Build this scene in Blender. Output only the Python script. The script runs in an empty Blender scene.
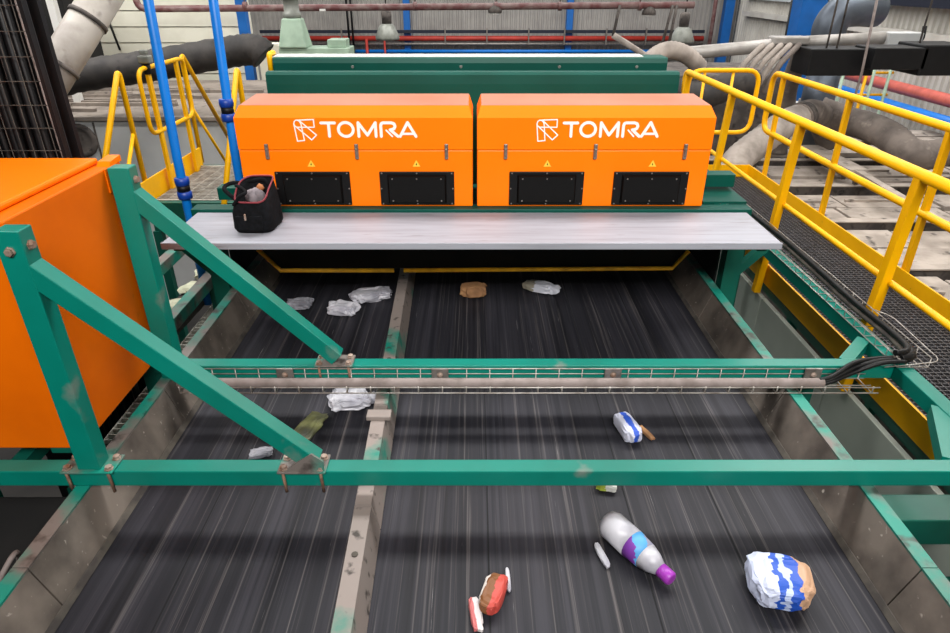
import bpy, bmesh, math, random
from mathutils import Vector, Matrix, noise
random.seed(7)
S = bpy.context.scene
COL = S.collection
ZO = 4.5                                  # camera height above the hall floor; heights below are written relative to it
TH = math.radians(27.7); F = 645.0

# ------------------------------------------------------------------ camera, world, lights, exposure
cd = bpy.data.cameras.new('camera'); cam = bpy.data.objects.new('camera', cd); COL.objects.link(cam)
cam.location = (0, 0, ZO); cam.rotation_euler = (math.pi/2 - TH, 0, 0)
cd.sensor_width = 36; cd.lens = F*36/950; cd.clip_start = .05; cd.clip_end = 200
S.camera = cam
w = bpy.data.worlds.new('hall_daylight'); S.world = w; w.use_nodes = True
w.node_tree.nodes['Background'].inputs[0].default_value = (.86, .93, 1, 1)
w.node_tree.nodes['Background'].inputs[1].default_value = .05
def area(name, loc, target, sx, sy, power, color=(1, 1, 1)):
    d = bpy.data.lights.new(name, 'AREA'); d.shape = 'RECTANGLE'; d.size = sx; d.size_y = sy; d.energy = power; d.color = color
    o = bpy.data.objects.new(name, d); COL.objects.link(o); o.location = loc
    o.rotation_euler = (Vector(target)-Vector(loc)).to_track_quat('-Z', 'Y').to_euler()
    return o
area('skylight_strip', (0, 5.5, ZO+4.4), (0, 3.0, 2.6), 13, 1.2, 760, (1, .985, .96))
area('skylight_behind', (.8, -3.2, ZO+3.7), (.2, 3.6, 3.7), 6, 2.0, 185, (1, .975, .94)).data.spread = math.radians(75)
area('skylight_hall', (1, 15.5, ZO+6), (1, 20, 0), 20, 5, 2000, (1, .985, .96))
area('skylight_right', (7, 9, ZO+5), (6, 7.5, 2), 5, 5, 400, (1, .985, .96))
area('added_left_fill', (-7, 8.5, ZO+4.5), (-6.5, 11.5, 3), 5, 3, 520, (1, .985, .96))  # added fill, brightens the cladding and housing at the left
area('added_back_sheen', (0, 24.4, ZO+3.4), (0, 6, 3.4), 18, 2.6, 200, (.93, .97, 1))  # added light high at the back, puts a sheen on top faces
S.view_settings.view_transform = 'Standard'; S.view_settings.look = 'None'
S.view_settings.gamma = 1; S.view_settings.use_curve_mapping = False
S.view_settings.exposure = 0.05

# ------------------------------------------------------------------ materials
def lin(h):
    h = h.lstrip('#'); r = []
    for i in (0, 2, 4):
        v = int(h[i:i+2], 16)/255; r.append(v/12.92 if v <= .04045 else ((v+.055)/1.055)**2.4)
    return (*r, 1)
def mat(name, c1, c2=None, scale=6, lo=.4, hi=.65, rough=.5, metal=0, bump=0, stretch=None, detail=6, c3=None, s3=25, lo3=.55, hi3=.7, spec=.5, coat=0):
    m = bpy.data.materials.new(name); m.use_nodes = True; nt = m.node_tree; N = nt.nodes; L = nt.links
    b = N['Principled BSDF']; b.inputs['Roughness'].default_value = rough; b.inputs['Metallic'].default_value = metal
    b.inputs['Specular IOR Level'].default_value = spec; b.inputs['Coat Weight'].default_value = coat
    b.inputs['Base Color'].default_value = lin(c1)
    if c2:
        tc = N.new('ShaderNodeTexCoord'); src = tc.outputs['Object']
        if stretch:
            mp = N.new('ShaderNodeMapping'); mp.inputs['Scale'].default_value = stretch; L.new(src, mp.inputs['Vector']); src = mp.outputs[0]
        def layer(prev, c, sc, a, z):
            n = N.new('ShaderNodeTexNoise'); n.inputs['Scale'].default_value = sc; n.inputs['Detail'].default_value = detail; L.new(src, n.inputs['Vector'])
            r = N.new('ShaderNodeMapRange'); r.inputs['From Min'].default_value = a; r.inputs['From Max'].default_value = z; L.new(n.outputs['Fac'], r.inputs['Value'])
            x = N.new('ShaderNodeMix'); x.data_type = 'RGBA'; L.new(r.outputs[0], x.inputs[0])
            if isinstance(prev, tuple): x.inputs[6].default_value = prev
            else: L.new(prev, x.inputs[6])
            x.inputs[7].default_value = lin(c)
            return x.outputs[2], n.outputs['Fac']
        col, fac = layer(lin(c1), c2, scale, lo, hi)
        if c3: col, _ = layer(col, c3, s3, lo3, hi3)
        L.new(col, b.inputs['Base Color'])
        if bump:
            bp = N.new('ShaderNodeBump'); bp.inputs['Strength'].default_value = bump; bp.inputs['Distance'].default_value = .02
            L.new(fac, bp.inputs['Height']); L.new(bp.outputs[0], b.inputs['Normal'])
    return m
M = dict(
 teal=mat('teal_paint', '#00796a', '#006f60', 3, rough=.34, spec=.45, c3='#857d76', s3=4, lo3=.67, hi3=.82),
 tealworn=mat('worn_teal_paint', '#0c8472', '#6f6762', 4, .46, .6, rough=.5, c3='#37302c', s3=12, lo3=.54, hi3=.68),
 divider=mat('stripped_divider_paint', '#12806e', '#8b807a', 3, .36, .46, rough=.6, c3='#3f3833', s3=18, lo3=.6, hi3=.7),
 dgreen=mat('dark_green_paint', '#05594a', '#045044', 4, rough=.45),
 hood=mat('hood_green_paint', '#004a3f', '#004439', 3, rough=.45, spec=.2),
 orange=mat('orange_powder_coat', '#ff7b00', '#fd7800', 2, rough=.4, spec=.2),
 orangeshade=mat('shaded_cabinet_orange', '#e26800', '#d66000', 3, .45, .7, rough=.45, spec=.15, c3='#9c5820', s3=9, lo3=.7, hi3=.82),  # the orange darkened: weaker light on the cabinet sides put into the colour
 yellow=mat('yellow_rail_paint', '#ffbc00', '#f6b200', 5, rough=.4, spec=.3, c3='#b08a28', s3=20, lo3=.7, hi3=.8),
 yellowdim=mat('dusty_yellow_trim', '#f2b21a', '#c48f18', 10, rough=.6),
 blue=mat('blue_pipe_paint', '#037bdc', '#0372cc', 5, rough=.4),
 navy=mat('navy_coupling', '#0c3a96', rough=.4),
 bluecol=mat('blue_steel_paint', '#0f64b4', '#0e5ca6', 3, rough=.5),
 plank=mat('pale_plank', '#9c9da6', '#8d8d95', 4, .4, .7, rough=.5, stretch=(.6, 8, 8), c3='#787473', s3=9, lo3=.64, hi3=.74),
 steel=mat('dirty_steel', '#786e65', '#453e39', 4, .42, .68, rough=.7, bump=.15, c3='#b0a79d', s3=34, lo3=.66, hi3=.74),
 rubber=mat('rubber_strip', '#3a3532', '#565048', 12, rough=.85),
 seam=mat('belt_seam', '#131317', rough=.9),
 zinc=mat('zinc', '#9a948f', '#7c756f', 20, rough=.45, metal=.7),
 wire=mat('galvanised_wire', '#b5b0aa', '#8f877f', 20, rough=.45, metal=.5),
 bolt=mat('rusty_bolt', '#a8968a', '#7c5a45', 30, rough=.6, metal=.4),
 rust=mat('rusty_rod', '#8a6a55', '#5d4335', 30, rough=.7),
 conduit=mat('dusty_conduit', '#8c807c', '#736762', 12, rough=.75),
 black=mat('black_plastic', '#0d0d0f', '#121214', 10, rough=.5, spec=.3),
 cable=mat('black_cable', '#0e0e10', '#191919', 16, rough=.5, spec=.3),
 vent=mat('vent_black', '#060607', rough=.5, spec=.25),
 ventin=mat('vent_recess', '#030303', rough=.6, spec=.2),
 white=mat('white_lettering', '#f4efe8', rough=.5),
 sticker=mat('yellow_sticker', '#f2c43c', rough=.5),
 stickerk=mat('sticker_mark', '#2a2410', rough=.5),
 grate=mat('grating_steel', '#4f4d50', '#3f3d3e', 20, rough=.5, metal=.3),
 grateg=mat('pale_grating_steel', '#bdb8af', '#968e84', 14, rough=.55, metal=.2),
 dust=mat('dusty_board', '#b3a79c', '#94897f', 4, .38, .66, rough=.9, bump=.2, c3='#453e39', s3=6, lo3=.62, hi3=.72),
 dustdk=mat('dark_dusty_steel', '#4d4744', '#6b635d', 6, rough=.85, c3='#2b2726', s3=9, lo3=.55, hi3=.7),
 hose=mat('dusty_hose', '#857a72', '#655c57', 4, .4, .65, rough=.9, bump=.25, c3='#a79b90', s3=8, lo3=.6, hi3=.8),
 hoselt=mat('pale_dusty_hose', '#aea39a', '#8d837b', 5, rough=.9),
 hosedk=mat('dark_hose', '#2b2827', '#403b38', 5, rough=.7, c3='#24211f', s3=9, lo3=.55, hi3=.7),
 duct=mat('galvanised_duct', '#6b727c', '#535a64', 3, rough=.42, metal=.55),
 pipegrey=mat('stained_pipe', '#b3aba2', '#8f857d', 3, .42, .62, rough=.5, c3='#5d524d', s3=4, lo3=.6, hi3=.72),
 silver=mat('silver_pipe', '#b6b1ac', '#9a948e', 4, rough=.45, metal=.3),
 cream=mat('cream_cladding', '#e3e0cf', '#d6d2c0', 2, rough=.6),
 corr=mat('corrugated_grey', '#a39f9a', '#928e8a', 1.5, rough=.6),
 corrw=mat('corrugated_pale', '#d8d4cc', '#c4bfb7', 1.5, rough=.6),
 pale=mat('pale_machine', '#c6c7c6', '#b8b9b8', 1.5, rough=.55),
 panel=mat('grey_green_panel', '#cdd3c9', '#bcc3b8', 1.5, rough=.5),
 palegreen=mat('pale_green_casting', '#a9c0aa', '#93aa95', 5, rough=.55),
 maroon=mat('maroon_pipe', '#6d4040', '#8b7470', 6, rough=.5),
 red=mat('red_pipe', '#b8382c', '#a33228', 5, rough=.5),
 redlt=mat('salmon_pipe', '#d2685a', '#bb5a4e', 5, rough=.5),
 floor=mat('concrete', '#262321', '#191716', 2, rough=.9),
 glass=mat('window_strip', '#d6dce0', '#c2c8cc', 1, rough=.2),
 lamp=mat('lamp_shade_grey', '#8d8f88', '#75776f', 8, rough=.5, metal=.2),
 fabric=mat('black_bag_fabric', '#0a0b0d', '#111216', 40, rough=.9, bump=.2, spec=.15),
 lining=mat('grey_bag_lining', '#8a8084', '#5d565a', 12, rough=.9),
 redtrim=mat('red_zip_trim', '#7c2630', rough=.7),
 brown=mat('orange_brown_cloth', '#a4673c', rough=.8),
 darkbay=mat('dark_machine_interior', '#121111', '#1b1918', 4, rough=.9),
 litter=mat('pale_litter', '#cfd0b4', '#a9aa90', 6, rough=.8),
 lid=mat('dusty_lid', '#94897f', '#776d65', 3, .4, .65, rough=.9, c3='#4b4440', s3=7, lo3=.6, hi3=.75),
 navydk=mat('dark_navy', '#141a2c', rough=.6),
 topsheen=mat('orange_top_sheen_dust', '#b8735a', '#ad684c', 2, rough=.5),  # pale pink sheen of the unit tops put into the colour, with dust
 sealwhite=mat('white_edge', '#e9e7e2', rough=.5),
)
def belt_mat():
    m = bpy.data.materials.new('conveyor_belt_rubber'); m.use_nodes = True; nt = m.node_tree; N = nt.nodes; L = nt.links
    b = N['Principled BSDF']; b.inputs['Roughness'].default_value = .62; b.inputs['Specular IOR Level'].default_value = .35
    tc = N.new('ShaderNodeTexCoord')
    def streak(sx, sy, lo, hi):
        mp = N.new('ShaderNodeMapping'); mp.inputs['Scale'].default_value = (sx, sy, 1); L.new(tc.outputs['Object'], mp.inputs['Vector'])
        n = N.new('ShaderNodeTexNoise'); n.inputs['Scale'].default_value = 1; n.inputs['Detail'].default_value = 5; n.inputs['Roughness'].default_value = .65
        L.new(mp.outputs[0], n.inputs['Vector'])
        r = N.new('ShaderNodeMapRange'); r.inputs['From Min'].default_value = lo; r.inputs['From Max'].default_value = hi; L.new(n.outputs['Fac'], r.inputs['Value']); return r.outputs[0]
    def mix(a, c, f):
        x = N.new('ShaderNodeMix'); x.data_type = 'RGBA'; L.new(f, x.inputs[0]); x.inputs[7].default_value = lin(c)
        if isinstance(a, str): x.inputs[6].default_value = lin(a)
        else: L.new(a, x.inputs[6])
        return x.outputs[2]
    c = mix('#111117', '#323138', streak(11, .12, .38, .64))
    c = mix(c, '#1b1b22', streak(34, .3, .48, .62))
    c = mix(c, '#5f5a5a', streak(70, .5, .56, .74))
    c = mix(c, '#a8a4a4', streak(90, 1.6, .69, .78))
    L.new(c, b.inputs['Base Color'])
    return m
M['belt'] = belt_mat()

# ------------------------------------------------------------------ mesh helpers
def V(*a): return Vector(a)
def P(px, py, X=None, Y=None, Z=None):
    """point of the place seen at a photo pixel, on the plane X, Y or Z (Z relative to the camera height)"""
    v = (316.5-py)/F; d = Vector(((px-475)/F, math.cos(TH)+v*math.sin(TH), -math.sin(TH)+v*math.cos(TH)))
    t = X/d.x if X is not None else Y/d.y if Y is not None else Z/d.z
    return d*t
class MB:
    def __init__(s): s.bm = bmesh.new()
    def _hull(s, co, bev):
        vs = [s.bm.verts.new(c) for c in co]
        fs = [s.bm.faces.new([vs[i] for i in q]) for q in ((0,3,2,1),(4,5,6,7),(0,1,5,4),(1,2,6,5),(2,3,7,6),(3,0,4,7))]
        if bev:
            es = list({e for f in fs for e in f.edges})
            bmesh.ops.bevel(s.bm, geom=es, offset=bev, segments=2, affect='EDGES', profile=.5)
        return s
    def box(s, x0, x1, y0, y1, z0, z1, bev=0):
        return s._hull([(x0,y0,z0),(x1,y0,z0),(x1,y1,z0),(x0,y1,z0),(x0,y0,z1),(x1,y0,z1),(x1,y1,z1),(x0,y1,z1)], bev)
    def bar(s, p, q, wd, ht, up=(0,0,1), bev=0):
        p = Vector(p); q = Vector(q); d = (q-p).normalized(); sd = d.cross(Vector(up)).normalized(); u = sd.cross(d).normalized()
        a = sd*wd/2; b = u*ht/2
        return s._hull([p-a-b, p+a-b, q+a-b, q-a-b, p-a+b, p+a+b, q+a+b, q-a+b], bev)
    def tube(s, pts, r, seg=10, closed=False, fillet=0, fseg=5, ring=0, ringp=.05):
        pts = [Vector(p) for p in pts]
        if fillet: pts = rounded(pts, fillet, fseg, closed)
        n = len(pts); rings = []; u = None
        for i, p in enumerate(pts):
            a = pts[i-1] if (i or closed) else p; b = pts[(i+1) % n] if (i < n-1 or closed) else p
            d = (b-a).normalized()
            if u is None: u = d.orthogonal().normalized()
            u = (u - d*u.dot(d)).normalized(); v = d.cross(u)
            rr = r[i] if isinstance(r, (list, tuple)) else r
            if ring and i % 2: rr += ring
            rings.append([s.bm.verts.new(p+(u*math.cos(2*math.pi*k/seg)+v*math.sin(2*math.pi*k/seg))*rr) for k in range(seg)])
        for i in range(n if closed else n-1):
            A, B = rings[i], rings[(i+1) % n]
            for k in range(seg):
                f = s.bm.faces.new((A[k], A[(k+1) % seg], B[(k+1) % seg], B[k])); f.smooth = True
        if not closed:
            s.bm.faces.new(rings[0][::-1]); s.bm.faces.new(rings[-1])
        return s
    def lathe(s, prof, c, axis=(0,0,1), seg=20, smooth=True):
        ax = Vector(axis).normalized(); u = ax.orthogonal().normalized(); v = ax.cross(u); c = Vector(c)
        rings = [[s.bm.verts.new(c+ax*h+(u*math.cos(2*math.pi*k/seg)+v*math.sin(2*math.pi*k/seg))*max(r, 1e-4)) for k in range(seg)] for r, h in prof]
        for A, B in zip(rings, rings[1:]):
            for k in range(seg):
                f = s.bm.faces.new((A[k], A[(k+1) % seg], B[(k+1) % seg], B[k])); f.smooth = smooth
        s.bm.faces.new(rings[0][::-1]); s.bm.faces.new(rings[-1]); return s
    def prism(s, poly, axis, a, b, smooth=False):
        def co(p, t):
            return {'x': (t, p[0], p[1]), 'y': (p[0], t, p[1]), 'z': (p[0], p[1], t)}[axis]
        A = [s.bm.verts.new(co(p, a)) for p in poly]; B = [s.bm.verts.new(co(p, b)) for p in poly]; n = len(poly)
        for k in range(n):
            f = s.bm.faces.new((A[k], A[(k+1) % n], B[(k+1) % n], B[k])); f.smooth = smooth
        s.bm.faces.new(A[::-1]); s.bm.faces.new(B); return s
    def build(s, name, m, parent=None, kind=None, label=None):
        bm = s.bm; bmesh.ops.recalc_face_normals(bm, faces=bm.faces)
        if parent is None:
            xs = [v.co for v in bm.verts]
            o0 = Vector(((min(c.x for c in xs)+max(c.x for c in xs))/2, (min(c.y for c in xs)+max(c.y for c in xs))/2, min(c.z for c in xs)))
        else:
            o0 = Vector(); p = parent
            while p: o0 += p.location; p = p.parent
            o0.z -= ZO
        bmesh.ops.translate(bm, vec=-o0, verts=bm.verts)
        me = bpy.data.meshes.new(name); bm.to_mesh(me); bm.free(); me.materials.append(M[m] if isinstance(m, str) else m)
        o = bpy.data.objects.new(name, me); COL.objects.link(o)
        if parent: o.parent = parent
        else: o.location = o0+Vector((0, 0, ZO))
        if kind: o['kind'] = kind
        if label: o['label'] = label
        return o
def rounded(pts, r, seg, closed=False):
    out = []; n = len(pts)
    for i, p in enumerate(pts):
        if not closed and i in (0, n-1): out.append(p); continue
        a = pts[i-1]; b = pts[(i+1) % n]; da = a-p; db = b-p
        k = min(r, da.length*.49, db.length*.49); A = p+da.normalized()*k; B = p+db.normalized()*k
        for j in range(seg+1):
            t = j/seg; out.append(A*(1-t)**2+p*2*t*(1-t)+B*t*t)
    return out
def spline(pts, n=8):
    pts = [Vector(p) for p in pts]; out = []
    for i in range(len(pts)-1):
        p0 = pts[max(i-1, 0)]; p1 = pts[i]; p2 = pts[i+1]; p3 = pts[min(i+2, len(pts)-1)]
        for j in range(n):
            t = j/n; out.append(.5*((2*p1)+(p2-p0)*t+(2*p0-5*p1+4*p2-p3)*t*t+(3*p1-p0-3*p2+p3)*t**3))
    out.append(pts[-1]); return out
def tag(o, label, cat, group=None):
    o['label'] = label; o['category'] = cat
    if group: o['group'] = group
    return o
def thing(name, label, cat, loc, group=None):
    o = bpy.data.objects.new(name, None); COL.objects.link(o); o.empty_display_size = .1
    o.location = (loc[0], loc[1], loc[2]+ZO); return tag(o, label, cat, group)
def dup(root, loc, label=None, group=None):
    r = root.copy(); COL.objects.link(r); r.location = (loc[0], loc[1], loc[2]+ZO)
    if label: r['label'] = label
    if group: r['group'] = group
    for ch in list(root.children):
        c = ch.copy(); COL.objects.link(c); c.parent = r
        for g in list(ch.children):
            d = g.copy(); COL.objects.link(d); d.parent = c
    return r
FL = -ZO                                   # hall floor

# ------------------------------------------------------------------ the hall
MB().box(-12, 11, -4, 27, FL-.1, FL).build('floor', 'floor', kind='structure')
b = MB(); n = 125; x0, x1 = -10.5, 9.2; pts = []
for i in range(n):
    a = x0+(x1-x0)*i/n; p = (x1-x0)/n
    pts += [(a, 25), (a+p*.5, 25), (a+p*.62, 24.95), (a+p*.88, 24.95)]
poly = pts+[(x1, 25), (x1, 25.1), (x0, 25.1)]
b.prism(poly, 'z', FL, 6).build('wall_back', 'corr', kind='structure')
b = MB(); poly = []; n = 140
for i in range(n):
    a = 25-i*.2; poly += [(9.25, a), (9.25, a-.1), (9.2, a-.124), (9.2, a-.176)]
poly += [(9.25, -3), (9.35, -3), (9.35, 25)]
b.prism(poly, 'z', FL, 6).build('wall_right', 'corrw', kind='structure')
b = MB()
for i in range(30):
    z = FL+.2+i*.27; b.prism([(12.98, z), (13.0, z+.255), (13.05, z+.262), (13.05, z)], 'x', -11.5, -4.2)
b.box(-11.5, -4.2, 13.05, 13.3, FL, FL+8.4).build('wall_left', 'cream', kind='structure')
for i, (x, lab) in enumerate(((-8.3, 'blue steel column at the far left end of the grey corrugated back wall'), (-2.38, 'blue steel column of the back wall above the left orange sorter unit'), (3.3, 'blue steel column of the back wall above the right orange sorter unit'))):
    tag(MB().box(x-.11, x+.11, 24.65, 24.95, FL, 6).build('steel_column', 'bluecol'), lab, 'column')
q = P(727, 20, Y=24.6); tag(MB().box(q.x-.15, q.x+.15, 24.5, 24.8, FL, 6).build('steel_column', 'bluecol'), 'blue steel column in the far right corner of the hall', 'column')
tag(MB().box(8.5, 9.15, 18.6, 19.2, FL, 6).build('steel_column', 'bluecol'), 'broad blue steel column standing against the pale right wall', 'column')
q = P(240, 15, Y=12.8); tag(MB().bar(P(236, -30, Y=12.7), (q.x+.05, 12.7, FL), .16, .16, up=(0, 1, 0)).build('steel_column', 'bluecol'), 'blue steel column at the right edge of the cream cladding', 'column')
b = MB(); b.box(9.05, 9.2, 19.4, 24, -.62, -.35).build('window_1', 'glass', kind='structure')
MB().box(9.0, 9.2, 8, 24, -1.12, -.98).build('trim_1', 'corrw', kind='structure')
MB().box(8.9, 9.2, 6, 17.4, -.52, .5).build('trim_2', 'navydk', kind='structure')
# services on the back wall
for nm, z, r, mm, lab, xx in (('cable_tray', -1.66, .05, 'navydk', 'dark cable tray along the back wall above the red pipe', (-7.5, 8)), ('pipe', -1.88, .085, 'red', 'red pipe running along the corrugated back wall', (-8.2, 8)),
                      ('pipe', -2.06, .05, 'zinc', 'thin grey pipe below the red pipe on the back wall', (-8, 8)), ('pipe', -2.3, .06, 'blue', 'bright blue pipe low on the back wall', (-4.7, 7.5))):
    if nm == 'cable_tray': tag(MB().box(xx[0], xx[1], 24.5, 24.62, z-r, z+r).build(nm, mm), lab, 'cable tray')
    else: tag(MB().tube([(xx[0], 24.55, z), (xx[1], 24.55, z)], r, 8).build(nm, mm), lab, 'pipe')
for px, lab in ((203, 'thin red riser pipe left of the pale green hopper'), (366, 'red branch pipe dropping from the main left of the bell lamp'), (384, 'thin red drop pipe below the left bell lamp')):
    q = P(px, 36, Y=24.4); yy = 24.482-(.05 if px == 366 else .035); tag(MB().tube([(q.x, yy, -1.88 if px > 300 else .5), (q.x, yy, FL)], .05 if px == 366 else .035, 8).build('pipe', 'red'), lab, 'pipe')
q = P(713, 20, Y=24.4); tag(MB().tube([(q.x, 24.4, .6), (q.x, 24.4, -2.4)], .07, 8).build('pipe', 'maroon'), 'dark red riser pipe beside the corner column', 'pipe')
for px in (341, 445, 487, 529, 565, 607, 647):
    q = P(px, 36, Y=24.3); tag(MB().box(q.x-.02, q.x+.02, 24.4, 24.5, -2.08, -1.55).build('pipe_bracket', 'zinc'), 'pale pipe bracket on the back wall services', 'bracket', 'brackets carrying the back wall pipes')
for px, lab in ((340, 'dark rods'),):
    pass
q = P(342, 5, Y=23.5)
for dx, lab in ((0, 'left of two dark vertical conduits on the back wall'), (.14, 'right of two dark vertical conduits on the back wall')):
    tag(MB().tube([(q.x+dx, 24.3, 1), (q.x+dx, 24.3, -2.6)], .04, 6).build('conduit', 'cable'), lab, 'conduit')
# maroon pipe across the top
a = P(133, -25, Y=12); c = P(137, 9, Y=12); d = P(694, 5, Y=12)
r = thing('pipe', 'long maroon pipe with an elbow crossing the top of the view', 'pipe', (0, 12, -.4))
MB().tube([a, c, d], .055, 10, fillet=.18).build('pipe_run', 'maroon', r)
for px in (245, 415, 496, 560, 640):
    q = P(px, 5, Y=12); MB().tube([(q.x, 12, q.z+.02), (q.x, 12, 1.2)], .012, 6).build('hanger_rod', 'zinc', r)
    MB().tube([(q.x-.03, 12, -.42-.0), (q.x+.03, 12, -.42)], .07, 10).build('collar', 'maroon', r)
# lamps
def bell(px, py, Y, lab, m1='lamp'):
    q = P(px, py, Y=Y); r = thing('pendant_lamp', lab, 'lamp', q, 'bell lamps hanging by the back wall'); k = Y/18
    MB().lathe([(.3*k, -.28*k), (.31*k, -.22*k), (.2*k, .05*k), (.12*k, .1*k)], q, seg=18).build('lamp_shade', m1, r)
    MB().lathe([(.12*k, .1*k), (.13*k, .38*k), (.07*k, .44*k)], q, seg=12).build('lamp_housing', 'dustdk', r)
    MB().tube([q+V(0, 0, .42*k), (q.x, Y, 2)], .015, 6).build('cord', 'cable', r)
bell(387, 28, 17.5, 'grey bell lamp hanging beside the blue column above the left unit')
bell(683, 31, 14, 'pale grey bell lamp hanging above the right end of the hood')
for px, py, lab in ((495, 10, 'small flood lamp below the maroon pipe, left of centre column'), (649, 12, 'small flood lamp below the right end of the maroon pipe')):
    q = P(px, py, Y=12); r = thing('flood_lamp', lab, 'lamp', q)
    MB().lathe([(.04, .1), (.11, .02), (.12, -.04)], q, seg=14).build('lamp_housing', 'dustdk', r); MB().lathe([(.1, -.06), (.1, -.041)], q, seg=14).build('lens', 'sealwhite', r)
    MB().tube([q+V(0, 0, .09), (q.x, q.y, -.456)], .012, 6).build('bracket', 'dustdk', r)
q = P(323, 9, Y=12); tag(MB().box(q.x-.05, q.x+.05, 11.95, 12.05, q.z-.03, q.z+.03).build('junction_box', 'sealwhite'), 'small white box below the maroon pipe', 'box')
# pale green hopper
q = P(296, 47, Y=9.5)
r = thing('hopper', 'pale green dust hopper under a pipe behind the machine, upper left', 'hopper', q)
def frus(w0, w1, z0, z1): return [(-w0, -w0, z0), (w0, -w0, z0), (w0, w0, z0), (-w0, w0, z0), (-w1, -w1, z1), (w1, -w1, z1), (w1, w1, z1), (-w1, w1, z1)]
b = MB(); b._hull([V(*c)+q for c in frus(.19, .12, 0, .36)], .02); b.build('hopper_body', 'palegreen', r)
MB().lathe([(.11, .36), (.12, .37), (.12, .42), (.1, .43), (.1, .6), (.13, .61), (.13, .66), (.1, .67), (.1, 1.4)], q).build('inlet_pipe', 'lamp', r)
MB().box(q.x-.2, q.x+.75, q.y-.15, q.y+.25, q.z-.12, q.z, .01).build('hopper_base', 'palegreen', r)
MB().box(q.x+.45, q.x+.7, q.y-.1, q.y+.2, q.z, q.z+.1, .01).build('gearbox', 'palegreen', r)
MB().box(q.x-.2, q.x+.2, q.y-.1, q.y+.2, FL, q.z-.12).build('pedestal', 'palegreen', r)

# ------------------------------------------------------------------ left background
r = thing('machine_housing', 'pale grey machine housing with a dusty top behind the left stairs', 'machine', (-5, 9, FL))
MB().box(-9.5, -3.15, 9, 12.4, FL, -1.72, .02).build('casing', 'pale', r)
b = MB(); b.box(-9.5, -3.1, 8.95, 12.5, -1.72, -1.66, .01)
for i in range(14):
    y = 9.3+random.random()*2.8; x = -7.5+random.random()*2.6; b.bar((x, y, -1.64), (x+1+random.random(), y+random.uniform(-.1, .1), -1.64), .06, .05)
b.build('dusty_lid', 'lid', r)
q = P(80, 141, Y=8.97); MB().lathe([(.23, 0), (.23, .03), (.17, .04), (.15, .02)], (q.x, 9.0, q.z), (0, -1, 0)).build('port', 'dustdk', r)
for x in (-6.2, -5.2, -4.2): MB().box(x-.01, x+.01, 8.985, 9.0, FL, -1.74).build('panel_joint', 'dustdk', r)
tag(MB().box(-3.95, -3.0, 12.6, 12.9, FL, -1.05, .03).build('cabinet', 'cream'), 'pale cabinet right of the cream cladding behind the dark duct', 'cabinet')
# ducts
pts = spline([P(30, 95, Y=8.6), P(70, 78, Y=8.8), P(150, 66, Y=9), P(230, 52, Y=9.2), P(255, 50, Y=9.2), P(264, 56, Y=9.2)], 10)
tag(MB().tube(pts, .19, 14, ring=.012).build('flexible_duct', 'hosedk'), 'dark flexible duct lying along the top of the left machine housing', 'duct')
r = thing('duct_pipe', 'thick stained grey pipe slanting up past the upper left corner', 'pipe', P(54, 76, Y=6.4))
A = P(112, -20, Y=6.9); B = P(8, 150, Y=5.9); MB().tube([A, B], .165, 18).build('pipe_body', 'pipegrey', r)
for t in (.24, .52): c = A.lerp(B, t); d = (B-A).normalized(); MB().tube([c-d*.02, c+d*.02], .178, 18).build('clamp_band', 'dustdk', r)
c = B; MB().tube([B, (B.x, B.y, FL)], .165, 18).build('lower_leg', 'pipegrey', r)
for px, lab in ((35, 'white upright frame piece left of the stained pipe'), (56, 'white upright frame piece behind the stained pipe')):
    q = P(px, 18, Y=10); tag(MB().bar((q.x, 10, .5), (q.x, 10, -1.655), .1, .1, up=(0, 1, 0)).build('frame_upright', 'sealwhite'), lab, 'frame')
tag(MB().box(-7.3, -6.35, 11, 11.9, -1.6, .3, .05).build('equipment_box', 'darkbay'), 'dark equipment mass behind the stained grey pipe', 'machine')
tag(MB().tube([P(107, 17, Y=12.96), P(120, 50, Y=12.96)], .02, 6).build('cable', 'cable'), 'thin dark cable slanting across the cream cladding', 'cable')
# vertical cable ladder
r = thing('cable_ladder', 'black vertical cable ladder full of wires behind the left orange cabinet', 'cable ladder', (-2.05, 3.0, FL))
for x in (-2.19, -1.885): MB().box(x-.008, x+.008, 2.965, 3.0, FL, 1.6).build('side_rail', 'black', r)
b = MB()
for k in range(34): z = -2+k*.1; b.tube([(-2.2, 2.967, z), (-1.88, 2.967, z)], .002, 5)
for k in range(6): x = -2.17+k*.05; b.tube([(x, 2.969, FL), (x, 2.969, 1.6)], .002, 5)
b.build('wire_mesh', 'rubber', r)
for k in range(9):
    x = -2.165+k*.033; rr = .013+.006*random.random() if k % 4 != 3 else .004
    MB().tube([(x, 3.0+.02*(k % 2), FL), (x+.01*math.sin(k), 3.0+.02*(k % 2), -1), (x, 3.0, 1.6)], rr, 6).build('wire', ('cable', 'black', 'cable', 'conduit')[k % 4], r)
MB().box(-2.6, -1.875, 3.07, 3.1, FL, 1.6).build('backing_plate', 'black', r)

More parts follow.
